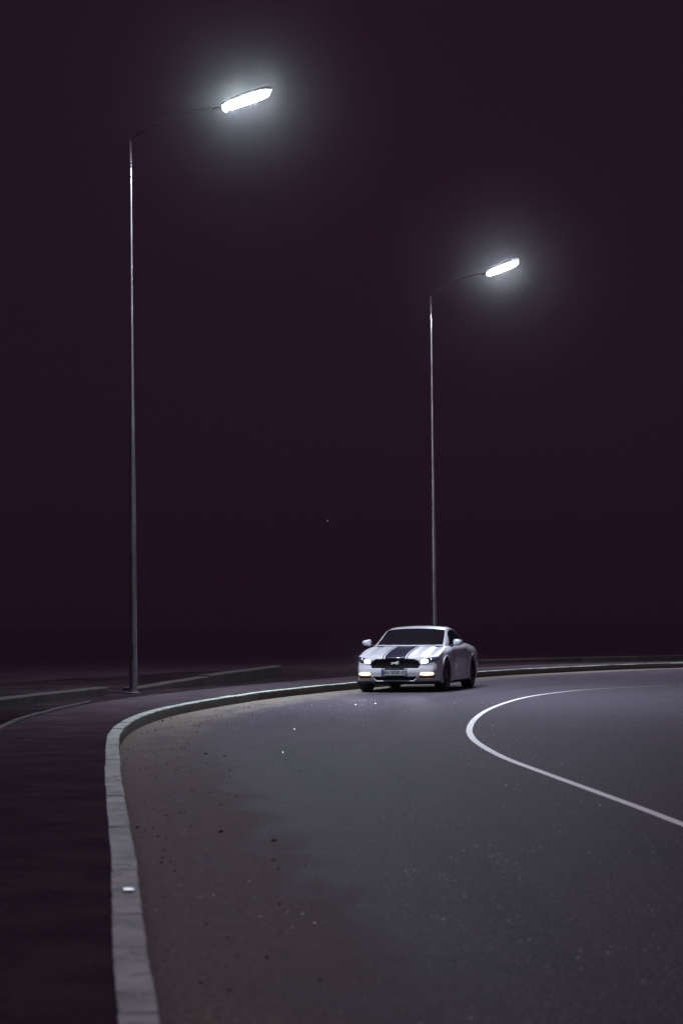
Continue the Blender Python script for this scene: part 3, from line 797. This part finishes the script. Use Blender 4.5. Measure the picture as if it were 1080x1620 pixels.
def panel(name, m, test, parent=CAR, push=0.0, mi=None):
    used = {}; vs_ = []; fs_ = []; mis = []
    for r in range(len(cs) - 1):
        for k in range(NF - 1):
            kk = min(k, NF - 2 - k)
            if not test(cs[r] + .01, kk, cv[r, k, 0], (k < NF // 2)): continue
            q = []
            for a, bq in ((r, k), (r, k + 1), (r + 1, k + 1), (r + 1, k)):
                if (a, bq) not in used: used[(a, bq)] = len(vs_); vs_.append(cv[a, bq])
                q.append(used[(a, bq)])
            fs_.append(q[::-1])
            if mi: mis.append(mi((cv[r, k, 0] + cv[r, k + 1, 0]) / 2, cs[r]))
    o = mesh_obj(name, vs_, fs_, m, parent, True, mis if mi else None)
    b = bmesh.new(); b.from_mesh(o.data); bmesh.ops.recalc_face_normals(b, faces=b.faces); b.normal_update()
    up = sum(f.normal.z * f.calc_area() for f in b.faces)
    if up < 0: bmesh.ops.reverse_faces(b, faces=b.faces)
    if push:
        b.normal_update()
        for v in b.verts: v.co = v.co + v.normal * push
    b.to_mesh(o.data); b.free(); return o
def top_edge(y): return 2.16
W_TOP = 21                            # first profile index that belongs to the glass between the pillars
def is_wind(y, k): return 1.40 < y < 2.16 and k >= W_TOP
def is_rear(y, k): return 3.36 < y < 4.24 and k >= W_TOP
def side_front(k): return 1.44 + (k - SB) / (ST - SB) * 0.58
def side_back(k): return 3.46 - (k - SB) / (ST - SB) * 0.36
def is_side(y, k): return SB <= k < ST + 1 and side_front(k) < y < side_back(k) and k < 19
def is_glass(y, k): return is_wind(y, k) or is_rear(y, k) or is_side(y, k)
panel('roof', ('paint', 'stripe'), lambda y, k, x, l: not is_glass(y, k), mi=lambda x, y: 0)
panel('windshield', 'glass', lambda y, k, x, l: is_wind(y, k), push=-.004)
panel('rear_window', 'glass', lambda y, k, x, l: is_rear(y, k), push=-.004)
for left in (True, False):
    panel('side_window', 'glass', lambda y, k, x, l: is_side(y, k) and y < 2.93 and l == left, push=-.004)
    panel('quarter_window', 'glass', lambda y, k, x, l: is_side(y, k) and y >= 2.95 and l == left, push=-.004)
# dipped beams
for sx_ in (-.62, .62):
    L = bpy.data.lights.new('dipped_beam', 'SPOT'); L.energy = HEADLIGHT; L.spot_size = R(34); L.spot_blend = 1.0; L.shadow_soft_size = 0.05; L.color = (0.86, 0.90, 1.0)
    o = bpy.data.objects.new('dipped_beam', L); C.objects.link(o); o.parent = CAR; o.location = (sx_, -0.02, .65);
    o.rotation_euler = Vector((0, -math.cos(R(2.5)), -math.sin(R(2.5)))).to_track_quat('-Z', 'Y').to_euler()
# mirrors, handles, wipers, tail
for s in (1, -1):
    b = bmesh.new(); T = Matrix.Translation((s * 1.0, 1.72, 1.020)) @ Matrix.Rotation(R(-8 * s), 4, 'Z')
    rr = bmesh.ops.create_uvsphere(b, u_segments=24, v_segments=16, radius=1.0)['verts']
    for v in rr:
        p = v.co; x, y, z = (math.copysign(abs(a) ** .62, a) for a in p)
        y = y if y < 0 else y * .35
        v.co = T @ Vector((x * .100 * (1 - .12 * max(0, -y)), y * .085, z * (.066 - .014 * x * s)))
    mo = bm_obj('mirror', b, 'paint', CAR, True)
    b = bmesh.new(); add_tube(b, [(s * .80, 1.72, .935), (s * .90, 1.73, .965)], [.032, .024], 12); bm_obj('mirror_stalk', b, 'plastic', mo, True)
    bx('mirror_glass', [((s * .985, 1.755, 1.020), (.17, .006, .085))], 'chrome', mo, .002)
    bx('door_handle', [((s * .940, 2.80, .835), (.022, .19, .030))], 'chrome', CAR, .008)
    # door: thin shut lines around it
    def sidex(y, z):
        P = ring_profile(y, 120); k = P[:, 1].argsort(); P = P[(P[:, 0] > .6)]; i = np.abs(P[:, 1] - z).argmin(); return P[i, 0]
    b = bmesh.new()
    for pth in ([(1.55, .27), (1.50, .5), (1.52, .75), (1.60, .92)], [(2.92, .27), (3.0, .5), (3.02, .75), (2.98, .94)], [(1.55, .27), (2.2, .265), (2.92, .27)]):
        pp = catmull(pth, .04); add_tube(b, [(s * (sidex(y, z) + .0005), y, z) for y, z in pp], .004, 6)
    bm_obj('door_seam', b, 'plastic', CAR)
    for k in range(3):
        x = s * (.42 + .13 * k); b = bmesh.new(); add_box(b, (x, 4.72 - .13 * (abs(x) / .9) ** 3, .78), (.075, .04, .17), None, .012); bm_obj('tail_light', b, 'tail', CAR)
b = bmesh.new()
for x0, x1 in ((-.55, .05), (-.02, .58)):
    add_tube(b, [(x0, 1.40 + .2 * (x0 / .75) ** 2 - .1, .985), (x1, 1.42 + .2 * (x1 / .75) ** 2 - .1, .992)], .009, 6)
bm_obj('wiper', b, 'plastic', CAR)
bx('rear_bumper', [((0, 4.70, .44), (1.5, .06, .20))], 'plastic', CAR, .02)
bx('spoiler', [((0, 4.61, .985), (1.10, .12, .03))], 'paint', CAR, .008)
bx('rear_view_mirror', [((0, 1.98, 1.16), (.20, .03, .05))], 'plastic', CAR, .01)

# ------------------------------------------------------------------ thin night haze round everything
m = bpy.data.materials.new('haze'); m.use_nodes = True; t = m.node_tree; t.nodes.clear()
out = t.nodes.new('ShaderNodeOutputMaterial'); pv = t.nodes.new('ShaderNodeVolumePrincipled')
pv.inputs['Color'].default_value = (0.90, 0.90, 0.93, 1); pv.inputs['Density'].default_value = HAZE; pv.inputs['Anisotropy'].default_value = 0.984
t.links.new(pv.outputs[0], out.inputs['Volume'])
bm = bmesh.new(); add_box(bm, (0, 60, 11.5), (900, 900, 25.2)); o = bm_obj('haze', bm, m); o['kind'] = 'stuff'
